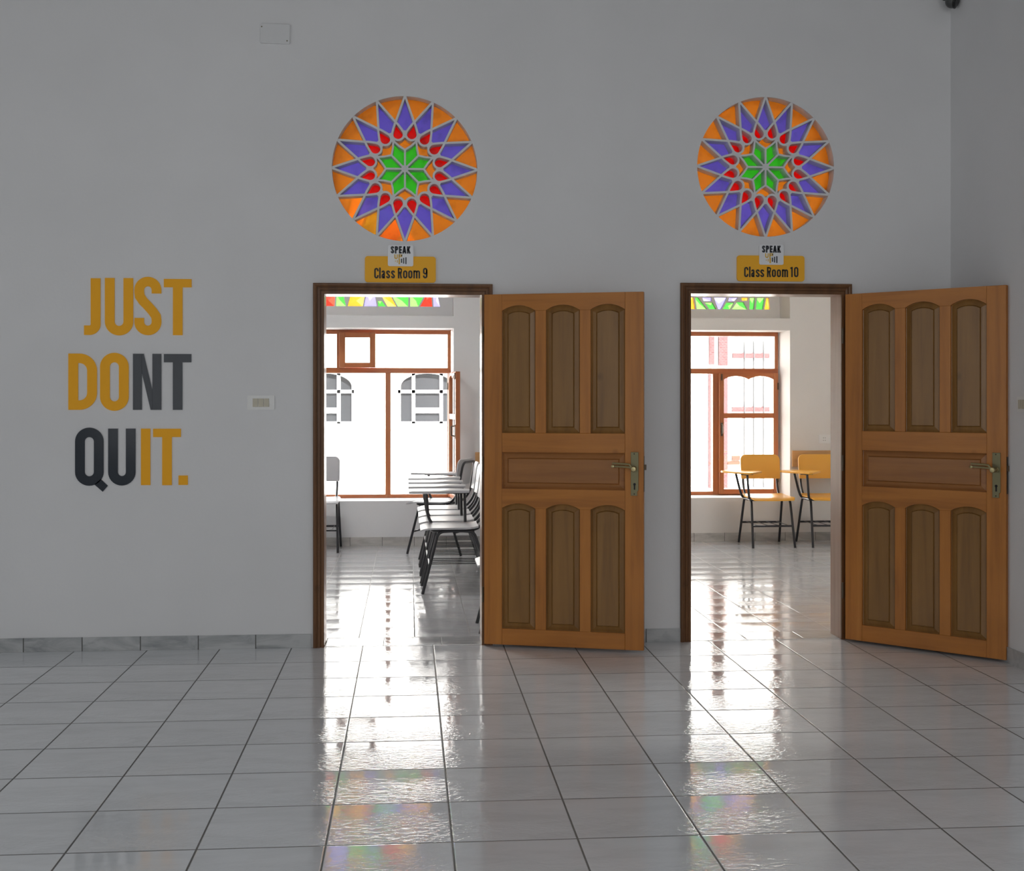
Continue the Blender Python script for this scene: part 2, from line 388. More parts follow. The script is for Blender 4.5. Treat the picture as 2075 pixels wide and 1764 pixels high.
# skirting
def skirting(name, segs, label, m=M_base):
    o = MB()
    for s_ in segs: o.box(*s_)
    return struct(o.build(name, m), label, 'baseboard')
skirting('baseboard_main', [(XL, D1['x0']-.075, -.009, 0, 0, .078), (D1['x1']+.075, D2['x0']-.06, -.009, 0, 0, .078), (D2['x1']+.08, XR, -.009, 0, 0, .078)], 'grey marble skirting tiles along the door wall')
M_base_y = tile_mat('marble_skirting_side', -9, -9, 30, .322, .004, base=(.50, .51, .51), vein=(.24, .25, .26), rough=.3, veinamt=.6, wave=.0)
skirting('baseboard_right', [(XR-.012, XR, YB, 0, 0, .085)], 'grey marble skirting along the right wall', M_base_y)
skirting('baseboard_left', [(XL, XL+.012, YB, 0, 0, .085)], 'grey marble skirting along the far side wall', M_base_y)

# classrooms
PX0, PX1 = .98, 1.10                                                    # partition
ROOMS = [dict(n=9, xa=-4.0, xb=PX0, Y=5.0, win_r=onY(914, 800, 5.40)[0], glass=5.40, cx=onY(667, 620, 5.38)[0]),
         dict(n=10, xa=PX1, xb=5.0, Y=5.12, win_r=onY(1575, 800, 5.52)[0], glass=5.52, cx=onY(1338, 620, 5.5)[0])]
ZCC = 4.0; SILL, HEAD, SLAB, LUN = .435, 2.115, 2.235, 2.345
for r in ROOMS:
    nm = ('nine', 'ten')[r['n'] == 10]; word = 'Class Room %d' % r['n']
    x1 = r['win_r']+.012; x0 = x1-2.46; r['x0'], r['x1'] = x0, x1; acx = (x0+x1)/2; R = (x1-x0)/2
    Y, G = r['Y'], r['glass']
    arch = [(x0, SLAB), (x1, SLAB)]+arc(acx, LUN+.02, R, R*.98, 0, 180, 40)
    struct(MB().prism(rect(r['xa']-.1, r['xb']+.1, 0, ZCC), [rect(x0, x1, SILL, HEAD), arch], Y, G+.1).build('wall_window_'+nm, M_class9 if r['n'] == 9 else M_class10), 'pale far wall of %s around its deep window' % word, 'wall')
    struct(MB().box(r['xa'], r['xb'], WT-.01, Y, -.1, 0.0).build('floor_classroom_'+nm, M_floor9 if r['n'] == 9 else M_floor10), 'glossy pale tiled floor inside %s' % word, 'floor')
    struct(MB().box(r['xa']-.1, r['xb']+.1, WT, G+.1, ZCC, ZCC+.2).build('ceiling_classroom_'+nm, M_ceil), 'white ceiling of %s' % word, 'ceiling')
    mb_ = tile_mat('classroom_skirting_'+nm, .05, -1, .31, 3, .004, base=(.55, .535, .51), vein=(.3, .29, .28), rough=.35, veinamt=.7, vert='z', wave=0.)
    skirting('baseboard_classroom_'+nm, [(r['xa'], r['xb'], Y-.01, Y, 0, .085)], 'marble skirting under the window of %s' % word, mb_)
    light('sky_portal_'+nm, 'AREA', (acx, G+.12, 1.3), (acx, 0, 1.3), 1, (2.46, 1.75), portal=True)
    light('sky_portal_'+nm, 'AREA', (acx, G+.12, 2.95), (acx, 0, 2.95), 1, (2.46, 1.3), portal=True)
M_fillbody = mat('fill_body', (.85, .85, .85), .4); M_fillglow = mat('fill_glow', (.9, .9, .9), .4)
_b = M_fillglow.node_tree.nodes['Principled BSDF']; _b.inputs['Emission Color'].default_value = (1, .97, .92, 1); _b.inputs['Emission Strength'].default_value = 5  # glow of the added fill lamps
for cx_, cy_, e_, lab in ((-1.5, 2.4, FILL9, 'Class Room 9'), (3.1, 2.4, FILL10, 'Class Room 10')):  # unseen fixtures added because daylight alone leaves both classrooms too dark
    o = empty('fill_lamp', (cx_, cy_, ZCC)); tag(o, 'long white fill lamp, added unseen above %s' % lab, 'lamp', 'added classroom fill lamps')
    MB().box(-.65, .65, -.12, .12, -.06, 0, 0, None, .005).build('fill_housing', M_fillbody, o)
    MB().box(-.6, .6, -.1, .1, -.066, -.06).build('fill_diffuser', M_fillglow, o)
    light('fill_light', 'AREA', (cx_, cy_, ZCC-.08), (cx_, cy_, 0), e_, (1.2, .2), (1, .98, .95) if cx_ < 0 else (1, .96, .9))
struct(MB().box(PX0, PX1, WT, 5.0, 0, ZCC).build('wall_partition', M_class), 'partition wall between the two classrooms', 'wall')
struct(MB().box(-4.2, -4.0, WT, 5.5, 0, ZCC).build('wall_classroom_side', M_class9), 'outer side wall of the left classroom', 'wall')
struct(MB().box(5.0, 5.2, WT, 5.62, 0, ZCC).build('wall_classroom_end', M_class), 'outer side wall of the right classroom', 'wall')

# ---------------- stained lunettes above the classroom windows
def inset(poly, d):
    c = sum((Vector(p) for p in poly), Vector((0, 0)))/len(poly); P = [Vector(p) for p in poly]; n = len(P)
    area = sum(P[i].x*P[(i+1) % n].y-P[(i+1) % n].x*P[i].y for i in range(n))
    if area < 0: P.reverse()
    out = []
    for i in range(n):
        a, b, e = P[i-1], P[i], P[(i+1) % n]; d1 = (b-a).normalized(); d2 = (e-b).normalized()
        n1, n2 = Vector((-d1.y, d1.x)), Vector((-d2.y, d2.x)); m = n1+n2
        m = m.normalized() if m.length > 1e-6 else n1
        out.append(b+m*d*min(1/max(m.dot(n1), .25), 2.2))
    return [(p.x, p.y) for p in P], [(p.x, p.y) for p in out]
PAL = dict(a=0, v=1, r=2, g=3)
def lunette(r, band):
    root = empty('window_%d' % (3 if r['n'] == 9 else 4), (0, 0, 0))
    gy = r['glass']; cx = r['cx']; R = 1.09; hb = .13
    cells = []
    zb = LUN
    for (a0, a1, b0, b1, z0, z1, c) in band:                            # first band: bottom x0,x1, top x0,x1 in photo pixels, z fractions of the band
        f = lambda px: onY(px, 615, gy-.05)[0]
        cells.append(([(f(a0), zb+hb*z0), (f(a1), zb+hb*z0), (f(b1), zb+hb*z1), (f(b0), zb+hb*z1)], c))
    xl = onY(band[0][0], 615, gy-.05)[0]; n = 7; w = (xl-(cx-R))/n
    for i in range(n):                                                  # the hidden left part of the band goes on the same way
        a = cx-R+w*i; s_ = w*.3*(1 if i % 2 else -1); t_ = w*.3*(1 if (i+1) % 2 else -1)
        cells.append(([(a+(s_ if i else 0), zb), (a+w+(t_ if i < n-1 else 0), zb), (a+w-(t_ if i < n-1 else 0), zb+hb), (a-(s_ if i else 0), zb+hb)], 'gvargav'[i]))
    cz = zb+hb; RR = R-hb*.55
    rings = [(0.0, .24, 4), (.24, .46, 8), (.46, .72, 10), (.72, 1.0, 14)]
    for k, (q0, q1, m) in enumerate(rings):
        for j in range(m):
            t0, t1 = 180*j/m, 180*(j+1)/m
            po = arc(cx, cz, RR*q1, RR*q1, t0, t1, 4); pi = arc(cx, cz, RR*q0, RR*q0, t1, t0, 3) if q0 else [(cx, cz)]
            col = ('gagv', 'rararara', 'vgvgvavgvg', 'avargavargavar')[k][j % m]
            cells.append((po+pi, col))
    bars = MB(); panes = [MB() for _ in range(4)]
    x0, x1 = r['x0'], r['x1']; acx = (x0+x1)/2; Ra = (x1-x0)/2
    # surrounding plaster slab in the arch, around the half disc of glass
    ring = [(x0, SLAB), (x1, SLAB)]+arc(acx, LUN+.02, Ra, Ra*.98, 0, 180, 40)
    insets = [inset(poly, .0045 if q < len(band) else .009)[1] for q, (poly, c) in enumerate(cells)]
    bars.prism(ring, insets, gy-.05, gy+.0)
    for (poly, c), I in zip(cells, insets):
        # faceted pane
        c0 = sum((Vector(p) for p in I), Vector((0, 0)))/len(I); c0 += Vector((rnd.uniform(-.01, .01), rnd.uniform(-.006, .006)))
        v = [(p[0], gy-.012, p[1]) for p in I]+[(c0.x, gy-.026, c0.y)]
        ph = rnd.randrange(3)
        for i in range(len(I)): panes[PAL[c]].add([v[i], v[(i+1) % len(I)], v[-1]], [(0, 1, 2)], 1 if (i+ph) % 3 == 0 else 0)
    bars.build('gypsum_tracery', M_class9 if r['n'] == 9 else M_class10, root)
    for nme, p, m in zip(('amber_glass', 'violet_glass', 'red_glass', 'green_glass'), panes, (L_amber, L_violet, L_red, L_green)):
        if p.v: p.build(nme, m, root)
    return struct(root, 'half-round stained glass fanlight above the window of Class Room %d' % r['n'], 'window')
Z7 = lambda x: 640+x/7.155
Z6 = lambda x: 1380+x/6.103
b9 = [(Z7(60), Z7(275), Z7(110), Z7(285), 0, 1, 'r'), (Z7(285), Z7(445), Z7(290), Z7(400), 0, 1, 'g'), (Z7(450), Z7(685), Z7(500), Z7(720), 0, 1, 'a'),
      (Z7(685), Z7(890), Z7(730), Z7(860), 0, 1, 'v'), (Z7(897), Z7(1030), Z7(890), Z7(955), 0, .5, 'g'), (Z7(1035), Z7(1180), Z7(930), Z7(1075), 0, 1, 'a'),
      (Z7(1185), Z7(1345), Z7(1080), Z7(1350), 0, 1, 'g'), (Z7(1362), Z7(1490), Z7(1360), Z7(1590), 0, 1, 'g'), (Z7(1500), Z7(1695), Z7(1600), Z7(1680), 0, 1, 'r'), (Z7(1700), Z7(1810), Z7(1690), Z7(1770), 0, 1, 'v')]
b10 = [(Z6(20), Z6(185), Z6(20), Z6(160), 0, 1, 'a'), (Z6(190), Z6(335), Z6(170), Z6(215), 0, 1, 'g'), (Z6(345), Z6(448), Z6(285), Z6(395), 0, .60, 'g'), (Z6(275), Z6(385), Z6(255), Z6(385), .64, 1, 'v'),
       (Z6(455), Z6(500), Z6(400), Z6(580), 0, 1, 'v'), (Z6(505), Z6(615), Z6(560), Z6(670), 0, .6, 'g'), (Z6(575), Z6(668), Z6(592), Z6(720), .64, 1, 'v'), (Z6(620), Z6(835), Z6(690), Z6(780), 0, .65, 'g'),
       (Z6(750), Z6(830), Z6(740), Z6(838), .69, 1, 'a'), (Z6(840), Z6(910), Z6(845), Z6(925), 0, 1, 'g'), (Z6(920), Z6(1020), Z6(935), Z6(1045), 0, 1, 'g'), (Z6(1025), Z6(1108), Z6(1050), Z6(1095), 0, 1, 'a')]
lunette(ROOMS[0], b9); lunette(ROOMS[1], b10)

# ---------------- classroom windows
def sash(parent, w, h, M, name='sash', handle_side=-1):
    """side-hung sash with scalloped top rail; local x 0..w, z 0..h, y -.045..0 (room side -)"""
    b = MB(); st = .05; zm = h*.648; rt = .035
    b.box(0, st, -.045, 0, 0, h, 0, M, .003); b.box(w-st, w, -.045, 0, 0, h, 0, M, .003)
    top = [(st, h), (st, h-.065)]
    half = (w-2*st)/2
    for k in (0, 1):
        a = st+k*half
        for i in range(13):
            t = i/12; top.append((a+half*t, h-.065+.034*math.sin(PI*min(max(t, .0), 1))**.75))
    top += [(w-st, h-.065), (w-st, h)]
    b.prism(top, (), -.04, -.005, 1, M)
    b.box(st, w-st, -.04, -.005, zm-.026, zm+.026, 1, M, .002); b.box(st, w-st, -.04, -.005, 0, .05, 1, M, .002)
    o = b.build(name, [M_winwood, M_winwood_h], parent)
    MB().box(st-.004, w-st+.004, -.024, -.02, .046, h-.03, 0, M).build('pane', M_glass, o)
    hx = .025 if handle_side < 0 else w-.025
    k = MB(); k.box(hx-.011, hx+.011, -.05, -.045, h*.48, h*.59, 0, M)
    k.tube([M @ Vector(p) for p in fillet([(hx, -.05, h*.5), (hx, -.085, h*.505), (hx, -.085, h*.575), (hx, -.05, h*.58)], .012)], .006, 8)
    k.build('handle', M_bronze, o, smooth=40)
    MB().box(hx-.006, hx+.006, -.055, -.045, h-.075, h-.01, 0, M).build('bolt', M_bronze, o)
    hg = MB(); q = w-.004 if handle_side < 0 else .004
    for zz in (.12, h-.17): hg.tube([M @ Vector((q, -.05, zz)), M @ Vector((q, -.05, zz+.07))], .007, 8)
    hg.build('hinge', M_bronze, o, smooth=40)
    return o
def window_frame(r, idx, mull_px, open_right):
    G = r['glass']; x0, x1 = r['x0'], r['x1']; Yp = G-.02
    root = empty('window_%d' % idx, (0, 0, 0)); struct(root, ('wide brown wooden window of Class Room 9 with an open sash', 'wide brown wooden window of Class Room 10 with a closed scalloped sash')[r['n'] == 10], 'window')
    f = MB(); y0, y1 = G-.03, G+.05
    xr = x1-.012; xl = x0+.012; zt = 2.117; zb = SILL
    z_tr = (onY(800, 756, G)[1], onY(800, 745, G)[1])
    f.box(xr-.036, xr, y0, y1, zb, zt, 0, None, .003); f.box(xl, xl+.036, y0, y1, zb, zt, 0, None, .003)
    f.box(xl, xr, y0-.002, y1, zt-.044, zt, 1, None, .003); f.box(xl, xr, y0-.002, y1, zb, zb+.036, 1, None, .003)
    f.box(xl, xr, y0-.004, y1, z_tr[0], z_tr[1], 1, None, .003)
    ma, mb2 = onY(mull_px[0], 800, G)[0], onY(mull_px[1], 800, G)[0]
    f.box(ma, mb2, y0-.003, y1, zb, z_tr[0], 0, None, .003)
    lm = xl+xr-mb2                                                     # mirrored left mullion
    if lm+.06 < ma-.3: f.box(lm, lm+(mb2-ma), y0-.003, y1, zb, z_tr[0], 0, None, .003)
    g = MB(); g.box(xl+.036, ma, G+.005, G+.009, zb+.03, z_tr[0])
    if r['n'] == 9:
        ua, ub = onY(682.5, 700, G)[0], onY(688.5, 700, G)[0]
        f.box(ua, ub, y0-.003, y1, z_tr[1], zt, 0, None, .003)
        g.box(xl+.036, ua, G+.005, G+.009, z_tr[1], zt-.03)
    else: g.box(xl+.036, xr-.036, G+.005, G+.009, z_tr[1], zt-.03)
    f.build('window_frame', [M_winwood, M_winwood_h], root); g.build('pane', M_glass, root)
    h = z_tr[0]-zb-.006; w = (xr-.012)-(mb2-.006)
    if open_right:                                                      # swung into the room, seen edge-on
        hx = xr-.03; ang = math.radians(-(180-83))
        M = Matrix.Translation((hx, y0-.004, zb+.012)) @ Matrix.Rotation(PI-math.radians(84), 4, 'Z') @ Matrix.Identity(4)
        M = Matrix.Translation((hx, y0-.004, zb+.012)) @ Matrix.Rotation(-math.radians(85), 4, 'Z') @ Matrix.Translation((0, .045, 0))
        sash(root, w, h, M, 'sash', 1)
        # small upper sash, a little ajar
        a, b = onY(688.5, 700, G-.08)[0], onY(762, 700, G-.08)[0]; zz0, zz1 = onY(700, 744.5, G-.08)[1], onY(700, 673, G-.08)[1]; t = .058
        q = MB(); Mx = Matrix.Translation((a, G-.035, zz0)) @ Matrix.Rotation(-math.radians(5), 4, 'Z'); W_, H_ = b-a, zz1-zz0
        q.box(0, t, -.045, 0, 0, H_, 0, Mx, .003); q.box(W_-t, W_, -.045, 0, 0, H_, 0, Mx, .003)
        q.box(t, W_-t, -.045, 0, 0, t*.85, 1, Mx, .002); q.box(t, W_-t, -.045, 0, H_-t*.9, H_, 1, Mx, .002)
        o = q.build('vent_sash', [M_winwood, M_winwood_h], root)
        MB().box(t, W_-t, -.024, -.02, t*.8, H_-t*.85, 0, Mx).build('pane', M_glass, o)
    else:
        sash(root, w, h, Matrix.Translation((mb2-.006, y0-.004, zb+.012)), 'sash', -1)
    return root
window_frame(ROOMS[0], 10, (781, 792), True)
window_frame(ROOMS[1], 11, (1443, 1455), False)

# ---------------- rose windows
def rose(idx, cx, cz, R, label):
    root = empty('window_%d' % idx, (cx, 0, cz)); struct(root, label, 'window')
    w = .029*R; d1 = .088; b = MB(); lay = [0]
    def d0_():
        lay[0] += 1; return .004+lay[0]*.00003
    P = lambda r, a: (R*r*math.sin(math.radians(a)), R*r*math.cos(math.radians(a)))
    def tear(a, grow=0.0):
        pts = []
        rc, rr, tip = .486, .0815+grow, .656+grow*2
        for t in range(25):
            th = math.radians(-118+236*t/24)                            # round end faces the centre
            pts.append((rc-rr*math.cos(th), rr*math.sin(th)))
        k = 6; out = [(tip, 0)]
        e0 = pts[0]; e1 = pts[-1]
        for i in range(1, k):
            t = i/k; out.append((tip+(e0[0]-tip)*t, e0[1]*(t**.85)))
        out += pts
        for i in range(k-1, 0, -1):
            t = i/k; out.append((tip+(e1[0]-tip)*t, e1[1]*(t**.85)))
        ca, sa = math.cos(math.radians(a)), math.sin(math.radians(a))
        return [(R*(r*sa+u*ca), R*(r*ca-u*sa)) for r, u in out]
    for k in range(16):
        a = 22.5*k
        for s_ in (-1, 1): b.stroke([P(1.01, a), P(.655, a+s_*11.25)], w, d0_(), d1)
        b.stroke(tear(a+11.25), w, d0_(), d1, True)
        b.stroke([P(.43, a), P(.53, a)], w*1.25, d0_(), d1)
    for k in range(8):
        a = 45*k
        b.stroke([P(0, a), P(.27, a)], w*.9, d0_(), d1)
        for s_ in (-1, 1): b.stroke([P(.262, a), P(.33, a+s_*15), P(.415, a+s_*22.5)], w*.9, d0_(), d1)
        b.stroke([P(.385, a+22.5), P(.45, a+22.5)], w*1.5, d0_(), d1)
    b.prism(circle(0, 0, .05*R, 16), (), .0035, d1)
    b.build('gypsum_tracery', M_gypsum, root)
    cells = {'amber_glass': MB(), 'violet_glass': MB(), 'red_glass': MB(), 'green_glass': MB()}
    y0, y1 = d1+.001, d1+.005
    rj = random.Random(idx)
    for k in range(16):
        a = 22.5*k; j = rj.uniform(-.0015, .0015)
        cells['amber_glass'].prism([P(.648, a+11.25)]+[P(1.02, a+t*22.5/6) for t in range(7)], (), y0+j, y1+j)
        cells['violet_glass'].prism([P(1.02, a), P(.655, a+11.25), P(.50, a), P(.655, a-11.25)], (), y0+j+.001, y1+j+.001)
        cells['red_glass'].prism(tear(a+11.25, .012), (), y0-.0015, y1-.0015)
    for k in range(8):
        a = 45*k
        cells['green_glass'].prism([P(.0, a), P(.262, a), P(.33, a+15), P(.415, a+22.5), P(.33, a+30), P(.262, a+45)], (), y0+.0005, y1+.0005)
        cells['amber_glass'].prism([P(.262, a), P(.33, a+15), P(.415, a+22.5), P(.50, a+14), P(.5, a), P(.50, a-14), P(.415, a-22.5), P(.33, a-15)], (), y0+.0022, y1+.0022)
    for n_, m in zip(cells, (G_amber, G_violet, G_red, G_green)): cells[n_].build(n_, m, root)
    return root
rose(1, *ROSE[0], 'round stained glass star window above the Class Room 9 sign')
rose(2, *ROSE[1], 'round stained glass star window above the Class Room 10 sign')

# ---------------- doors
def raised_panel(outline_fn, field=.036):
    """outline_fn(d) -> outline inset by d. Edge recess, sloped border, raised field. front is y=0"""
    lv = [(0.0, .015), (.004, .017), (field-.004, .0065), (field, .0105), (field+.003, .0045)]
    loops = [[(x, y, z) for x, z in outline_fn(d)] for d, y in lv]; n = len(loops[0]); v = [p for l in loops for p in l]; f = []
    for i in range(len(loops)-1):
        for k in range(n):
            k2 = (k+1) % n; f.append((i*n+k, i*n+k2, (i+1)*n+k2, (i+1)*n+k))
    f.append(tuple((len(loops)-1)*n+k for k in range(n)))
    b = len(v); v += [(x, .030, z) for x, y, z in loops[0]]; f.append(tuple(b+k for k in range(n-1, -1, -1)))
    for k in range(n): f.append((k, b+k, b+(k+1) % n, (k+1) % n))
    return MB().add(v, f)
def arched(x0, x1, z0, zs, rise, d=0.0, n=12):
    a0, a1, b0 = x0+d, x1-d, z0+d; w = (x1-x0)/2; R = (w*w+rise*rise)/(2*rise); cx, cz = (x0+x1)/2, zs+rise-R; Rr = R-d
    hw = w-d; out = [(a0, b0), (a1, b0)]
    th = math.asin(min(1, hw/Rr))
    return out+[(cx+Rr*math.sin(th-2*th*i/n), cz+Rr*math.cos(th-2*th*i/n)) for i in range(n+1)]
def make_leaf(root, hinge, ang, W, H, z0):
    """local frame of the leaf: x along the leaf from the hinge, y=0 the face we see, +y into the thickness"""
    holder = None
    T = .042; S = .105; MU = .062; PW = (W-2*S-2*MU)/3
    k = H/2.012
    zz = lambda v: (v-.015)*k
    za, zs, zub, zmt, zmb, la, ls, zlb = zz(1.962), zz(1.931), zz(1.231), zz(1.120), zz(.911), zz(.828), zz(.800), zz(.108)
    cols = [(S+i*(PW+MU), S+i*(PW+MU)+PW) for i in range(3)]
    b = MB(); bv = .0022
    b.box(0, S-.0006, 0, T, 0, H, 0, None, bv); b.box(W-S+.0006, W, 0, T, 0, H, 0, None, bv)
    def rail(zt, z_low, shoulder, rise):
        pts = [(W-S, zt), (S, zt), (S, z_low)] if False else []
        o = [(S, zt)]
        o.append((S, shoulder))
        for (x0, x1) in cols:
            w = (x1-x0)/2; R = (w*w+rise*rise)/(2*rise); cx, cz = (x0+x1)/2, shoulder+rise-R; th = math.asin(w/R)
            o += [(cx+R*math.sin(-th+2*th*i/12), cz+R*math.cos(-th+2*th*i/12)) for i in range(13)]
        o += [(W-S, zt)]
        return o
    b.prism(rail(H, 0, zs, za-zs), (), .0004, T, 1)
    b.prism(rail(zmb, 0, ls, la-ls), (), .0004, T, 1)
    b.box(S, W-S, .0004, T, zmt, zub, 1, None, bv); b.box(S, W-S, .0004, T, 0, zlb, 1, None, bv)
    for i in (0, 1):
        x0, x1 = cols[i][1], cols[i+1][0]
        b.box(x0, x1, .0008, T, zub, zs, 0, None, bv); b.box(x0, x1, .0008, T, zlb, ls, 0, None, bv)
    leaf = b.build('leaf', [M_leaf_v, M_leaf_h], root); leaf.location = hinge; leaf.rotation_euler = (0, 0, ang)
    for x0, x1 in cols:
        raised_panel(lambda d, x0=x0, x1=x1: arched(x0-.001, x1+.001, zub-.001, zs, za-zs+.001, d)).build('panel', M_panel, leaf)
    raised_panel(lambda d: rect(S-.001+d, W-S+.001-d, zmb-.001+d, zmt+.001-d)).build('panel', M_panel_h, leaf)
    for x0, x1 in cols:
        raised_panel(lambda d, x0=x0, x1=x1: arched(x0-.001, x1+.001, zlb-.001, ls, la-ls+.001, d)).build('panel', M_panel, leaf)
    # ironmongery
    hx, hz = W-.050, zz(1.035)
    p = MB(); p.prism([(hx-.022, hz-.155), (hx+.022, hz-.155+.03), (hx+.022, hz+.095), (hx-.017, hz+.095), (hx-.022, hz+.085)][0:0] or
                      [(hx-.021, hz-.152), (hx+.015, hz-.152), (hx+.015, hz-.128), (hx+.022, hz-.122), (hx+.022, hz+.092), (hx-.021, hz+.092)], (), -.006, 0, 0, None, .0015)
    plate = p.build('handle_plate', M_brass_dark, leaf)
    key = MB(); key.lathe([(.0075, 0), (.0075, .0012)], (0, -1, 0), (hx, -.006, hz-.088), 14); key.box(hx-.004, hx+.004, -.0072, -.006, hz-.118, hz-.088)
    for dz in (.082, -.142): key.lathe([(.0035, 0), (.003, .0012)], (0, -1, 0), (hx-.002, -.006, hz+dz), 10)
    key.build('keyhole', M_dark, leaf)
    lv = MB(); lv.lathe([(.0155, 0), (.0155, .006), (.0125, .009), (.0125, .040), (.015, .044), (.015, .056), (.0125, .060), (.004, .061)], (0, -1, 0), (hx, -.006, hz), 20)
    for dz in (.011, -.005):
        lv.tube([(hx-.006, -.055, hz+.002), (hx-.024, -.056, hz+.015+dz), (hx-.045, -.057, hz+.017+dz), (hx-.118, -.057, hz+.020+dz)], .0062, 8)
    lv.lathe([(.004, -.006), (.0085, -.004), (.0085, .006), (.004, .008)], (0, -1, 0), (hx-.116, -.057, hz+.014), 10)
    lv.build('lever_handle', M_brass, leaf, smooth=40)
    lt = MB(); lt.box(W, W+.002, .010, .032, hz-.13, hz+.07); lt.box(W+.002, W+.013, .014, .028, hz-.008, hz+.022)
    lt.build('latch', M_bronze, leaf)
    return leaf
def make_door(idx, d, hinge, ang, W, H, label, casw):
    root = empty('door_%d' % idx, ((d['x0']+d['x1'])/2, 0, 0)); struct(root, label, 'door'); ox = root.location.x
    x0, x1, zt = d['x0']-ox, d['x1']-ox, d['zt']
    prof = [(0, .0), (0, .014), (.003, .017), (.016, .017), (.018, .013), (.021, .013), (.023, .019), (.034, .021), (.036, .016), (.039, .016), (.041, .022), (.050, .025), (.058, .025), (.062, .021), (.062, 0)]
    prof = [(u*casw/.062, v) for u, v in prof]
    v = []; f = []
    for u, y in prof: v += [(x0-u, -y, 0), (x0-u, -y, zt+u), (x1+u, -y, zt+u), (x1+u, -y, 0)]
    for i in range(len(prof)-1):
        for k in range(3): f.append((i*4+k, i*4+k+1, i*4+4+k+1, i*4+4+k))
    n = len(prof); f += [tuple(i*4 for i in range(n)), tuple(i*4+3 for i in range(n))]
    MB().add(v, f).build('casing', M_casing, root)
    l = MB()
    l.box(x0-LIN, x0, 0, WT, 0, zt+LIN); l.box(x1, x1+LIN, 0, WT, 0, zt+LIN); l.box(x0, x1, 0, WT, zt, zt+LIN)
    l.build('jamb_lining', M_lining, root)
    leaf = make_leaf(root, (hinge[0]-ox, hinge[1], hinge[2]), ang, W, H, hinge[2])
    hg = MB()
    for z in (.25, 1.0, 1.75): hg.tube([(hinge[0]-ox-.004, hinge[1]+.03, z), (hinge[0]-ox-.004, hinge[1]+.03, z+.09)], .007, 8)
    hg.build('hinge', M_bronze, root, smooth=40)
    return root
make_door(1, D1, (.430, -.054, .015), -math.radians(17.2), .918, 2.008, 'brown panelled wooden door of Class Room 9, opened nearly flat against the wall', .062)
make_door(2, D2, (2.552, -.075, .015), -math.radians(45.6), .932, 2.022, 'brown panelled wooden door of Class Room 10, standing open at an angle near the corner', .062)

# ---------------- lettering
def glyph_strokes(ch):
    """(width, [(points, closed)]) in a box of height 1; stroke centre lines are inset by h=t/2 at use"""
    return GL[ch]
def big_letter(b, ch, w, h, t, y0, y1):
    q = t/2; r = min(w*.46, h*.22)
    st = lambda pts, closed=False, tt=t: b.stroke(pts, tt, y0, y1, closed)
    if ch == 'J': st([(w-q, h), (w-q, q+.034)]+arc(w-q-.034, q+.034, .034, .034, 0, -90, 10)[1:]+[(0, q)])
    elif ch == 'U': st([(q, h), (q, w/2)]+arc(w/2, w/2, w/2-q, w/2-q, 180, 360, 18)+[(w-q, h)])
    elif ch == 'S':
        R = w/2-q
        st([(w-q, h*.715), (w-q, h-w/2)]+arc(w/2, h-w/2, R, R, 0, 180, 16)+[(q, h*.74), (q+.02*w, h*.665), (q+.14*w, h*.585), (w/2, h*.50), (w-q-.14*w, h*.405), (w-q-.02*w, h*.325), (w-q, h*.26)]+arc(w/2, w/2, R, R, 0, -180, 16)+[(q, h*.295)])
    elif ch == 'T': b.box(0, w, y0, y1, h-t*.88, h); b.box(w/2-q, w/2+q, y0, y1, 0, h-t*.88)
    elif ch == 'D': st([(q, q), (q, h-q)]+arc(w-q-r, h-q-r, r, r, 90, 0, 10)+arc(w-q-r, q+r, r, r, 0, -90, 10), True)
    elif ch in 'OQ':
        R = w/2-q; st(arc(w/2, h-w/2, R, R, 0, 180, 18)+arc(w/2, w/2, R, R, 180, 360, 18), True)
        if ch == 'Q': b.prism([(w*.68, h*.02), (w*.90, h*.115), (w*1.15, -.002*h), (w*.97, -.105*h)], (), y0, y1)
    elif ch == 'N':
        b.box(0, t*.93, y0, y1, 0, h); b.box(w-t*.93, w, y0, y1, 0, h); b.prism([(t*.93-.001, h), (t*1.12, h), (w-t*.93+.001, h*.33), (w-t*.93+.001, 0), (w-t*1.12, 0), (t*.93-.001, h*.67)], (), y0, y1)
    elif ch == 'I': b.box(0, w, y0, y1, 0, h)
    elif ch == '.': b.box(0, w, y0, y1, 0, h)
LET = [('J', 170.7, 203.9, 563.5, 678.5, 'y'), ('U', 212.9, 270.2, 563, 679.5, 'y'), ('S', 272.7, 327.2, 560.5, 679, 'y'), ('T', 332.4, 388.5, 565, 679, 'y'),
       ('D', 138.9, 196.8, 716, 830, 'y'), ('O', 203.2, 261, 714.5, 832, 'y'), ('N', 269.8, 327.3, 716.5, 830, 'g'), ('T', 332.4, 388, 717, 830, 'g'),
       ('Q', 152.5, 210.3, 866, 983.5, 'g'), ('U', 219.6, 275, 868, 983, 'g'), ('I', 286, 304.9, 868, 982.3, 'y'), ('T', 310.6, 366.8, 868.3, 982.3, 'y'), ('.', 362, 380.8, 963, 982, 'y')]
ORD = ['first letter of JUST', 'second letter of JUST', 'third letter of JUST', 'last letter of JUST', 'first letter of DONT', 'second letter of DONT', 'third letter of DONT', 'last letter of DONT',
       'first letter of QUIT', 'second letter of QUIT', 'third letter of QUIT', 'last letter of QUIT', '']
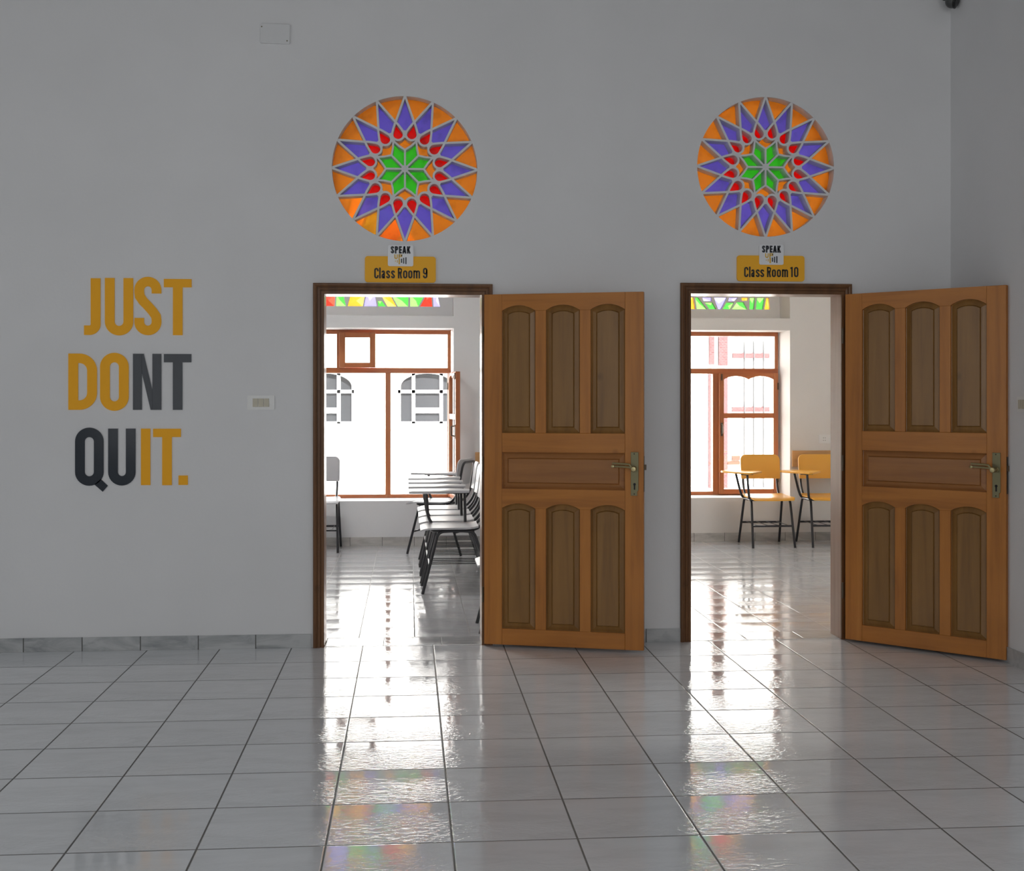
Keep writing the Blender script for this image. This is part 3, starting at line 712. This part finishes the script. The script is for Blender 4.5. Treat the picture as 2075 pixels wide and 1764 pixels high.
for (ch, xa, xb, ya, yb, c), o_ in zip(LET, ORD):
    X0, Z1 = onY(xa, ya); X1, Z0 = onY(xb, yb); b = MB(); t = .0535
    big_letter(b, ch, X1-X0, Z1-Z0, t if ch not in 'I.' else X1-X0, -.006, 0)
    ob = b.build('wall_letter' if ch != '.' else 'wall_full_stop', M_letter_y if c == 'y' else M_letter_g, None, (X0, 0, Z0), smooth=30)
    cn = 'yellow' if c == 'y' else 'charcoal grey'
    tag(ob, ('%s capital letter %s on the wall, %s' % (cn, ch, o_)) if ch != '.' else 'small square yellow full stop after the word QUIT on the wall', 'letter' if ch != '.' else 'full stop', 'lettering on the wall')

def glyph(b, ch, x, z, w, h, t, y0, y1):
    """condensed stroke letter, lower left at x,z"""
    q = t/2; X = lambda u: x+u; Zf = lambda u: z+u
    def S(pts, closed=False): b.stroke([(x+p[0], z+p[1]) for p in pts], t, y0, y1, closed)
    r = w/2-q; xh = h*.76
    if ch == 'C': S([(w-q, h*.68), (w-q, h-q-r)]+arc(w/2, h-q-r, r, r, 0, 180, 10)+arc(w/2, q+r, r, r, 180, 360, 10)+[(w-q, h*.32)])
    elif ch == 'l': S([(w/2, 0), (w/2, h*1.03)])
    elif ch == 'a':
        S([(q, xh*.74), (q, xh-q-r)]+arc(w/2, xh-q-r, r, r, 180, 0, 8)+[(w-q, 0)])
        S([(w-q, xh*.55), (w/2, xh*.53), (q+r*.2, xh*.45), (q, xh*.33), (q, q+r*.8)]+arc(w/2-.1*r, q+r*.8, r*.9, r*.8, 180, 270, 5)+[(w-q, xh*.22)])
    elif ch in 's':
        S([(w-q, xh*.72), (w-q, xh-q-r)]+arc(w/2, xh-q-r, r, r, 0, 180, 8)+[(q, xh*.68), (w/2, xh*.5), (w-q, xh*.33)]+arc(w/2, q+r, r, r, 0, -180, 8)+[(q, xh*.30)])
    elif ch == 'R':
        S([(q, 0), (q, h)]); S([(q, h-q), (w-q-r, h-q)]+arc(w-q-r, h-q-r, r, r, 90, 0, 6)+[(w-q, h*.60)]+arc(w-q-r, h*.48+q+r, r, r, 0, -90, 6)[1:]+[(q, h*.48+q)]); S([(w*.55, h*.5), (w-q, 0)])
    elif ch == 'o': S(arc(w/2, xh-q-r, r, r, 0, 180, 8)+arc(w/2, q+r, r, r, 180, 360, 8), True)
    elif ch == 'm':
        r2 = (w-t)/4; S([(q, 0), (q, xh)])
        for k in (0, 1): S([(q+k*2*r2, xh-q-r2)]+arc(q+k*2*r2+r2, xh-q-r2, r2, r2, 180, 0, 8)+[(q+(k+1)*2*r2, 0)])
    elif ch == '9':
        S(arc(w/2, h-q-r, r, r, 0, 180, 8)+arc(w/2, h*.45+r, r, r, 180, 360, 8), True); S([(w-q, h-q-r), (w-q, q+r)]+arc(w/2, q+r, r, r, 0, -180, 8)+[(q, h*.28)])
    elif ch == '1': S([(w-q, 0), (w-q, h)]); S([(w-q, h-q), (0, h*.86)])
    elif ch == '0': S(arc(w/2, h-q-r, r, r, 0, 180, 8)+arc(w/2, q+r, r, r, 180, 360, 8), True)
    elif ch == 'S': S([(w-q, h*.70), (w-q, h-q-r)]+arc(w/2, h-q-r, r, r, 0, 180, 8)+[(q, h*.70), (w/2, h*.5), (w-q, h*.31)]+arc(w/2, q+r, r, r, 0, -180, 8)+[(q, h*.30)])
    elif ch == 'P': S([(q, 0), (q, h)]); S([(q, h-q), (w-q-r, h-q)]+arc(w-q-r, h-q-r, r, r, 90, 0, 6)+arc(w-q-r, h*.42+q+r, r, r, 0, -90, 6)+[(q, h*.42+q)])
    elif ch == 'E':
        S([(q, 0), (q, h)])
        for zz in (q, h/2, h-q): S([(q, zz), (w, zz)])
    elif ch == 'A': S([(q*.8, 0), (w/2, h)]); S([(w-q*.8, 0), (w/2, h)]); S([(w*.25, h*.28), (w*.75, h*.28)])
    elif ch == 'K': S([(q, 0), (q, h)]); S([(q, h*.38), (w-q, h)]); S([(w*.38, h*.56), (w-q*.8, 0)])
    elif ch == 'U': S([(q, h), (q, q+r)]+arc(w/2, q+r, r, r, 180, 360, 8)+[(w-q, h)])
def text_boxes(b, s_, F, boxes, yt, yb, t, y0, y1):
    for c, (xa, xb) in zip(s_, boxes):
        A = F(xa, yb); B = F(xb, yt); glyph(b, c, A[0], A[1], B[0]-A[0], B[1]-A[1], t, y0, y1)
def text(b, s_, x0, x1, z, h, t, y0, y1, widths, gap):
    tot = sum(widths[c] for c in s_)+gap*(len(s_)-1); k = (x1-x0)/tot; x = x0
    for c in s_:
        if c != ' ': glyph(b, c, x, z, widths[c]*k, h, t, y0, y1)
        x += (widths[c]+gap)*k
WID = dict(zip('ClasRom910 ', (.42, .17, .38, .37, .43, .39, .63, .41, .28, .43, .17)))
WID2 = dict(S=.5, P=.5, E=.42, A=.56, K=.54)
def sign(px, label, num):
    """px: plate box, logo box in the photo; everything lies on the wall plane y=0"""
    (ax, ay, bx, by), (cx, cy, dx, dy), zoom0 = px
    x0, z1 = onY(ax, ay); x1, z0 = onY(bx, by); u0, w1 = onY(cx, cy); u1, w0 = onY(dx, dy)
    root = empty('room_sign', ((x0+x1)/2, 0, z0)); O = root.location; tag(root, label, 'sign', 'room signs over the doors')
    L = lambda p: (p[0]-O.x, p[1]-O.z)
    MB().prism(rrect(x0-O.x, x1-O.x, 0, z1-z0, .017), (), -.012, 0).build('name_board', M_sign_y, root)
    MB().prism(rrect(u0-O.x, u1-O.x, w0-z0, w1-z0, .010), (), -.018, -.012 if False else 0).build('logo_board', M_sign_w, root)
    F = lambda a, b_: L(onY(zoom0[0]+a/11.528, zoom0[1]+b_/11.528))
    b = MB(); T = num['text']; p0 = F(T[0], T[3]); p1 = F(T[1], T[2])
    text_boxes(b, 'ClassRoom'+num['n'], F, num['boxes'], T[2], T[3], .0088, -.0135, -.012)
    b.build('lettering', M_ink, root)
    b = MB(); T = num['speak']; p0 = F(T[0], T[3]); p1 = F(T[1], T[2])
    text(b, 'SPEAK', p0[0], p1[0], p0[1], p1[1]-p0[1], .0092, -.0195, -.018, WID2, .09)
    dx_, dy_ = num['off']
    for (qa, qb, ra, rb) in ((1068, 1094, 400, 496), (1118, 1142, 380, 514), (1170, 1196, 368, 526)):
        A = F(qa+dx_, rb+dy_); B = F(qb+dx_, ra+dy_); b.prism(rrect(A[0], B[0], A[1], B[1], .0008), (), -.0195, -.018)
    b.build('logo_lettering', M_ink_g, root)
    b = MB(); A = F(912+dx_, 408+dy_); B = F(992+dx_, 300+dy_); glyph(b, 'U', A[0], A[1], B[0]-A[0], B[1]-A[1], .0060, -.0195, -.018)
    A = F(1010+dx_, 408+dy_); B = F(1100+dx_, 300+dy_); glyph(b, 'P', A[0], A[1], B[0]-A[0], B[1]-A[1], .0060, -.0195, -.018)
    for (qa, qb, ra, rb) in ((1012, 1044, 405, 530), (972, 990, 430, 490), (930, 944, 442, 472)):
        A = F(qa+dx_, rb+dy_); B = F(qb+dx_, ra+dy_); b.box(A[0], B[0], -.0195, -.018, A[1], B[1])
    b.build('logo_accent', M_ink_y, root)
    return root
sign(((739.5, 519, 883, 573), (786, 497, 837.5, 540), (720, 490)), 'yellow sign reading Class Room 9 above the left doorway', dict(n='9', boxes=[(443, 545), (560, 592), (614, 692), (722, 812), (836, 926), (994, 1092), (1116, 1216), (1236, 1334), (1356, 1512), (1580, 1684)], text=(443, 1682, 612, 856), speak=(828, 1292, 112, 276), off=(0, 0)))
sign(((1492.5, 517.5, 1629, 570.5), (1537, 496, 1586, 537), (1470, 490)), 'yellow sign reading Class Room 10 above the right doorway', dict(n='10', boxes=[(424, 520), (538, 572), (590, 664), (696, 786), (800, 890), (956, 1050), (1070, 1164), (1186, 1282), (1306, 1448), (1502, 1556), (1588, 1688)], text=(424, 1688, 590, 826), speak=(833, 1274, 98, 256), off=(-4, -26)))

# ---------------- small fittings
def switch(name, label, loc, w, h, M, rockers, cat):
    root = empty(name, loc); tag(root, label, cat)
    MB().prism(rrect(-w/2, w/2, -h/2, h/2, .006), (), -.009, 0, 0, M).build('cover_plate', M_plate, root)
    ww = w*.62; n = rockers; q = ww/n
    for i in range(n):
        a = -ww/2+q*i
        MB().prism(rect(a+.0015, a+q-.0015, -h*.29, h*.29), (), -.014, -.009, 0, M, .001).build('rocker', M_beige, root)
    return root
x0, z1 = onY(501.5, 801); x1, z0 = onY(556.5, 830)
switch('light_switch', 'white wall switch plate with three beige rockers left of the Class Room 9 door', ((x0+x1)/2, 0, (z0+z1)/2), x1-x0, z1-z0, Matrix.Identity(4), 3, 'light switch')
ya, za_ = onX(2064, 805, XR); yb, zb_ = onX(2076, 833, XR)
switch('light_switch', 'pale wall switch on the right-hand wall, beyond the door edge', (XR, ya-.055, (za_+zb_)/2), .115, za_-zb_+.01, Matrix.Rotation(-PI/2, 4, 'Z'), 3, 'light switch')
x0, z1 = onY(527.5, 48.5); x1, z0 = onY(588, 90)
r = empty('junction_cover', ((x0+x1)/2, 0, (z0+z1)/2)); tag(r, 'blank painted junction box cover high on the wall', 'cover plate')
MB().prism(rrect(-(x1-x0)/2, (x1-x0)/2, -(z1-z0)/2, (z1-z0)/2, .008), (), -.014, 0, 0, Matrix.Rotation(math.radians(1.2), 4, 'Y'), .0025).build('cover_plate', M_cover, r)
for a, c in ((-.075, .038), (.068, -.040)): MB().lathe([(.004, 0), (.0035, .0012)], (0, -1, 0), (a, -.014, c), 10).build('screw', M_brass_dark, r)
# surveillance camera near the corner
cx_, cz_ = onY(1931, 4, -.11)
r = empty('surveillance_camera', (cx_, 0, cz_+.06)); tag(r, 'small dark surveillance camera high in the wall corner', 'camera')
MB().lathe([(.048, 0), (.048, .02), (.036, .034)], (0, -1, 0), (0, 0, .03), 28).build('base', M_dark, r, smooth=40)
MB().tube([(0, -.03, .03), (0, -.07, .02), (0, -.105, -.01)], .016, 12).build('bracket', M_dark, r, smooth=40)
M_camb = mat('camera_housing', (.06, .062, .062), .35)
bl = [(.002+.040*math.sin(PI*i/12), -.040*math.cos(PI*i/12)) for i in range(13)]
MB().lathe(bl, (.75, -.62, -.2), (-.004, -.11, -.055), 28).build('housing', M_camb, r, smooth=60)
MB().lathe([(.039, .010), (.043, .014), (.043, .021), (.036, .026), (.010, .027)], (.80, -.55, -.2), (-.004, -.11, -.055), 28).build('lens', mat('lens_glass', (.006, .006, .007), .08), r, smooth=40)
# socket and wooden chair boards in the classrooms
x0, z1 = onY(1659, 880.5, 5.12); x1, z0 = onY(1686, 898, 5.12)
r = empty('power_socket', ((x0+x1)/2, 5.12, (z0+z1)/2)); tag(r, 'white wall socket above the board in Class Room 10', 'socket')
MB().prism(rrect(-(x1-x0)/2, (x1-x0)/2, -(z1-z0)/2, (z1-z0)/2, .004), (), -.008, 0).build('cover_plate', M_plate, r)
hl = MB()
for a in (-.012, .006):
    for c in (-.012, .012): hl.lathe([(.0035, 0), (.0035, .001)], (0, -1, 0), (a-.01, -.008, c), 8)
hl.build('pin_hole', M_dark, r)
x0, z1 = onY(1605.5, 912.5, 5.10); z0 = onY(1605, 945, 5.10)[1]
tag(MB().box(x0, 4.98, 5.096, 5.12, z0, z1, 0, None, .002).build('wall_board', M_rail), 'long wooden board on the wall behind the yellow chairs', 'board', 'wooden boards on the classroom walls')
x0, z1 = onY(963, 916, 4.98); z0 = onY(963, 948, 4.98)[1]
tag(MB().box(x0, PX0-.001, 4.976, 5.0, z0, z1, 0, None, .002).build('wall_board', M_rail), 'short end of a wooden board behind the row of grey chairs', 'board', 'wooden boards on the classroom walls')

# ---------------- tablet chairs
def make_chair(name, lam, tablet=True, straight=False):
    root = empty(name)
    # seat with waterfall front and raised rear
    v = []; nx, ny = 9, 14; W2 = .212
    prof = []
    for j in range(ny+1):
        y = -.285+.425*j/ny; z = .482
        if y < -.20: z -= ((-.20-y)/.085)**2*.016
        if y > .04: z += ((y-.04)/.1)**2*.012
        prof.append((y, z))
    top = []; bot = []
    for j, (y, z) in enumerate(prof):
        e = min(j, ny-j)/ny; hw = W2*(1-.09*max(0, 1-e/.14)**2.2)
        for i in range(nx+1):
            x = -hw+2*hw*i/nx; top.append((x, y, z-.004*(1-(2*i/nx-1)**2))); bot.append((x, y, z-.013-.004*(1-(2*i/nx-1)**2)))
    b = MB(); N = nx+1; T = len(top); f = []
    for j in range(ny):
        for i in range(nx):
            a = j*N+i; f += [(a, a+1, a+N+1, a+N), (T+a, T+a+N, T+a+N+1, T+a+1)]
    for j in range(ny):
        a = j*N; f += [(a, a+N, T+a+N, T+a), (a+nx, T+a+nx, T+a+N+nx, a+N+nx)]
    for i in range(nx): f += [(i, T+i, T+i+1, i+1), (ny*N+i, ny*N+i+1, T+ny*N+i+1, T+ny*N+i)]
    b.add(top+bot, f); b.build('seat', lam, root, smooth=40)
    # backrest: curved panel with rounded top corners
    out = [(-.196, .634), (.196, .634)]+arc(.199-.055, .873-.055, .055, .055, 0, 90, 8)+arc(-.199+.055, .873-.055, .055, .055, 90, 180, 8)
    bm = _bevel_prism(out, 0, .013, .003)
    bmesh.ops.bisect_plane(bm, geom=bm.verts[:]+bm.edges[:]+bm.faces[:], plane_co=(0, 0, 0), plane_no=(1, 0, 0))
    for q in (-.15, -.1, -.05, .05, .1, .15): bmesh.ops.bisect_plane(bm, geom=bm.verts[:]+bm.edges[:]+bm.faces[:], plane_co=(q, 0, 0), plane_no=(1, 0, 0))
    for vv in bm.verts: vv.co.y += .205+(vv.co.z-.634)*.13-.018*(vv.co.x/.2)**2
    MB().bm(bm).build('backrest', lam, root, smooth=35)
    R = .0115
    for sx in (-1, 1):
        for (fy, ty, hy) in ((-.27, -.155, -.06), (.255, .105, .02)):
            pts = fillet([(sx*.205, fy, 0), (sx*.190, ty, .452), (sx*.188, hy, .457)], .05)
            MB().tube(pts, R, 10).build('leg', M_black, root, smooth=50)
    fr = MB()
    for sx in (-1, 1): fr.tube([(sx*.188, -.12, .457), (sx*.188, .10, .457)], R, 10)
    fr.tube(fillet([(-.188, -.115, .457), (-.150, -.20, .456), (.150, -.20, .456), (.188, -.115, .457)], .05), R, 10)
    fr.tube([(-.188, .09, .457), (.188, .09, .457)], R, 10)
    fr.build('seat_frame', M_black, root, smooth=50)
    bk = MB()
    side = lambda sx: [(sx*.165, -.02, .459), (sx*.168, .135, .462), (sx*.172, .212, .56)]
    lo = fillet(side(-1)+[(-.172, .264, .845), (.172, .264, .845)]+side(1)[::-1], .07)
    bk.tube(lo, R*.95, 10)
    bk.build('back_frame', M_black, root, smooth=50)
    rk = MB()
    for y in (-.218, .192): rk.tube([(-.198, y, .205), (.198, y, .205)], .0095, 8)
    for i in range(4): x = -.15+.1*i; rk.tube([(x, -.218, .213), (x, .192, .213)], .0034, 6)
    rk.build('book_rack', M_black, root, smooth=50)
    if tablet:
        tp = fillet_loop([(-.275, -.375), (-.245, -.375), (-.060, -.085), (-.105, -.020), (-.215, .010), (-.235, .095), (-.36, .10), (-.445, .045), (-.450, -.04)], .035)
        if straight: tp = fillet_loop([(-.42, -.37), (-.10, -.37), (-.10, -.14), (-.165, -.07), (-.175, .09), (-.36, .10), (-.42, .03)], .03)
        bm = _bevel_prism(tp, 0, .018, .003)
        for vv in bm.verts: x, y, z = vv.co; vv.co = (x, z, .708+y)
        MB().bm(bm).build('writing_tablet', lam, root, smooth=35)
        su = MB()
        su.tube(fillet([(-.120, -.19, .456), (-.215, -.18, .452), (-.236, -.225, .52), (-.252, -.235, .70)], .06), R, 10)
        su.tube(fillet([(-.120, .06, .456), (-.215, .06, .452), (-.245, .06, .53), (-.288, .058, .70)], .06), R, 10)
        su.tube([(-.205, -.18, .452), (-.205, .06, .452)], R*.9, 10)
        su.box(-.32, -.20, -.255, -.225, .698, .708); su.box(-.35, -.22, .045, .075, .698, .708); su.box(-.285, -.26, -.26, .08, .696, .706)
        su.build('tablet_support', M_black, root, smooth=50)
    return root
yc = make_chair('tablet_chair', M_yellow_lam); yc.location = (3.478, 4.775, 0)
tag(yc, 'yellow tablet-arm chair in front of the closed window sash', 'chair', 'yellow tablet chairs in Class Room 10')
yc2 = copy_tree(yc); yc2.location = (4.062, 4.770, 0); tag(yc2, 'yellow tablet-arm chair in front of the wooden wall board, half hidden by the door jamb', 'chair')
gc = make_chair('tablet_chair', M_grey_lam, straight=True); G9 = 'grey tablet chairs in Class Room 9'
gc.location = (-.862, 4.72, 0); gc.rotation_euler = (0, 0, 0); tag(gc, 'grey chair facing us under the window, beside the left edge of the doorway', 'chair', G9)
row = [(.368, 2.130, -90, 'grey tablet-arm chair at the near end of the sideways row'), (.362, 2.665, -90, 'grey tablet-arm chair second from the near end of the sideways row'),
       (.362, 3.195, -90, 'grey tablet-arm chair in the middle of the sideways row'), (.360, 3.715, -90, 'grey tablet-arm chair second from the window end of the sideways row'),
       (.310, 4.435, -112, 'grey tablet-arm chair turned askew at the window end of the row')]
for x, y, a, lb in row:
    o = copy_tree(gc); o.location = (x, y, 0); o.rotation_euler = (0, 0, math.radians(a)); tag(o, lb, 'chair', G9)
low = make_chair('low_chair', M_grey_lam, False); low.scale = (.885, .885, .885); low.location = (.668, .52, 0); low.rotation_euler = (0, 0, math.radians(-90))
tag(low, 'low grey chair just inside Class Room 9, only its seat corner peeking past the door', 'chair')

# ---------------- outside: the sunlit building across the yard
M_fac = plaster('sunlit_render', (.84, .825, .80), .015)
M_yard = mat('pale_yard', (.62, .60, .57), .8)
M_brick = mat('red_brick', (.55, .20, .17), .8); _n = NT(M_brick)
_br = _n.n('ShaderNodeTexBrick'); _br.inputs['Scale'].default_value = 9; _br.inputs['Color1'].default_value = (.055, .009, .010, 1); _br.inputs['Color2'].default_value = (.09, .024, .025, 1); _br.inputs['Mortar'].default_value = (.11, .08, .08, 1)
_n.l(_n.mapping(_n.pos(), rot=(PI/2, 0, 0)), _br.inputs['Vector']); _n.color(_br.outputs['Color'])
M_dglass = mat('dim_window_glass', (.022, .023, .025), .15, spec=.25)
M_ffr = mat('white_window_frame', (.85, .85, .84), .5)
M_pipe = mat('pale_pipe', (.06, .06, .062), .5)
FY = 12.9
root = empty('building', (0, FY, 0)); tag(root, 'sunlit white building across the yard, seen through the windows', 'building')
arches = []
W9 = [(onY(636, 800, FY)[0], onY(718, 800, FY)[0]), (onY(806, 800, FY)[0], onY(926, 800, FY)[0])]
W9[0] = (W9[0][1]-(W9[1][1]-W9[1][0]), W9[0][1])
zb, zs_, zt_ = onY(860, 858, FY)[1], onY(860, 781, FY)[1], onY(860, 752, FY)[1]
for a, c in W9: arches.append([(a, zb), (c, zb)]+arc((a+c)/2, zs_, (c-a)/2, zt_-zs_, 0, 180, 20))
MB().prism([(-14, 0), (18, 0), (18, 6.5), (-14, 6.5)], arches, 0, .3).build('facade', M_fac, root)
for (a, c), ol in zip(W9, arches):
    f = MB(); w = c-a; t = .045
    ins = [((x-(a+c)/2)*(1-2*t/w)+(a+c)/2, (z-zb)*(1-1.5*t/(zt_-zb))+zb+t*.75) for x, z in ol]
    f.prism(ol, [ins], .06, .12)
    zm = onY(860, 793, FY)[1]
    for q in (.265, .735): f.box(a+w*q-.028, a+w*q+.028, .06, .12, zb, zt_-.03)
    f.box(a, c, .06, .12, zm-.027, zm+.027)
    f.box(a+w*.29, a+w*.71, .06, .12, onY(860, 833, FY)[1]-.03, onY(860, 826, FY)[1])
    o = f.build('window', M_ffr, root)
    MB().prism(ins, (), .09, .10).build('pane', M_dglass, o)
    MB().box(a-.08, c+.08, -.06, 0, zb-.05, zb).build('sill', M_ffr, root)
def band(name, xa, xb, ya, yb, m, d=.04):
    A = onY(xa, yb, FY-d); B = onY(xb, ya, FY-d)
    return MB().box(A[0], B[0], -d, 0, A[1], B[1]).build(name, m, root)
band('brick_pier', 1463.5, 1474.5, 764, 998, M_brick); band('brick_pier', 1436, 1441.5, 755, 1004, M_brick)
band('brick_pier', 1438, 1448, 680, 738, M_brick, .06); band('brick_pier', 1457, 1475, 680, 740, M_brick, .06)
band('brick_band', 1485, 1560, 715, 725, M_brick); band('brick_band', 1484, 1560, 824, 834, M_brick)
band('wooden_beam', 1484, 1500, 923, 932, mat('beam_wood', (.07, .02, .013), .7)); band('wooden_beam', 1475, 1500, 934, 941, bpy.data.materials['beam_wood'], .05)
for px in (1509.5, 1528.5, 1548.5): band('downpipe', px-.9, px+.9, 690, 1000, M_pipe, .05)
tag(MB().box(-16, 20, 5.7, FY, -.25, -.02).build('ground_yard', M_yard), 'pale sunlit yard between the classrooms and the white building', 'ground', None, 'structure')
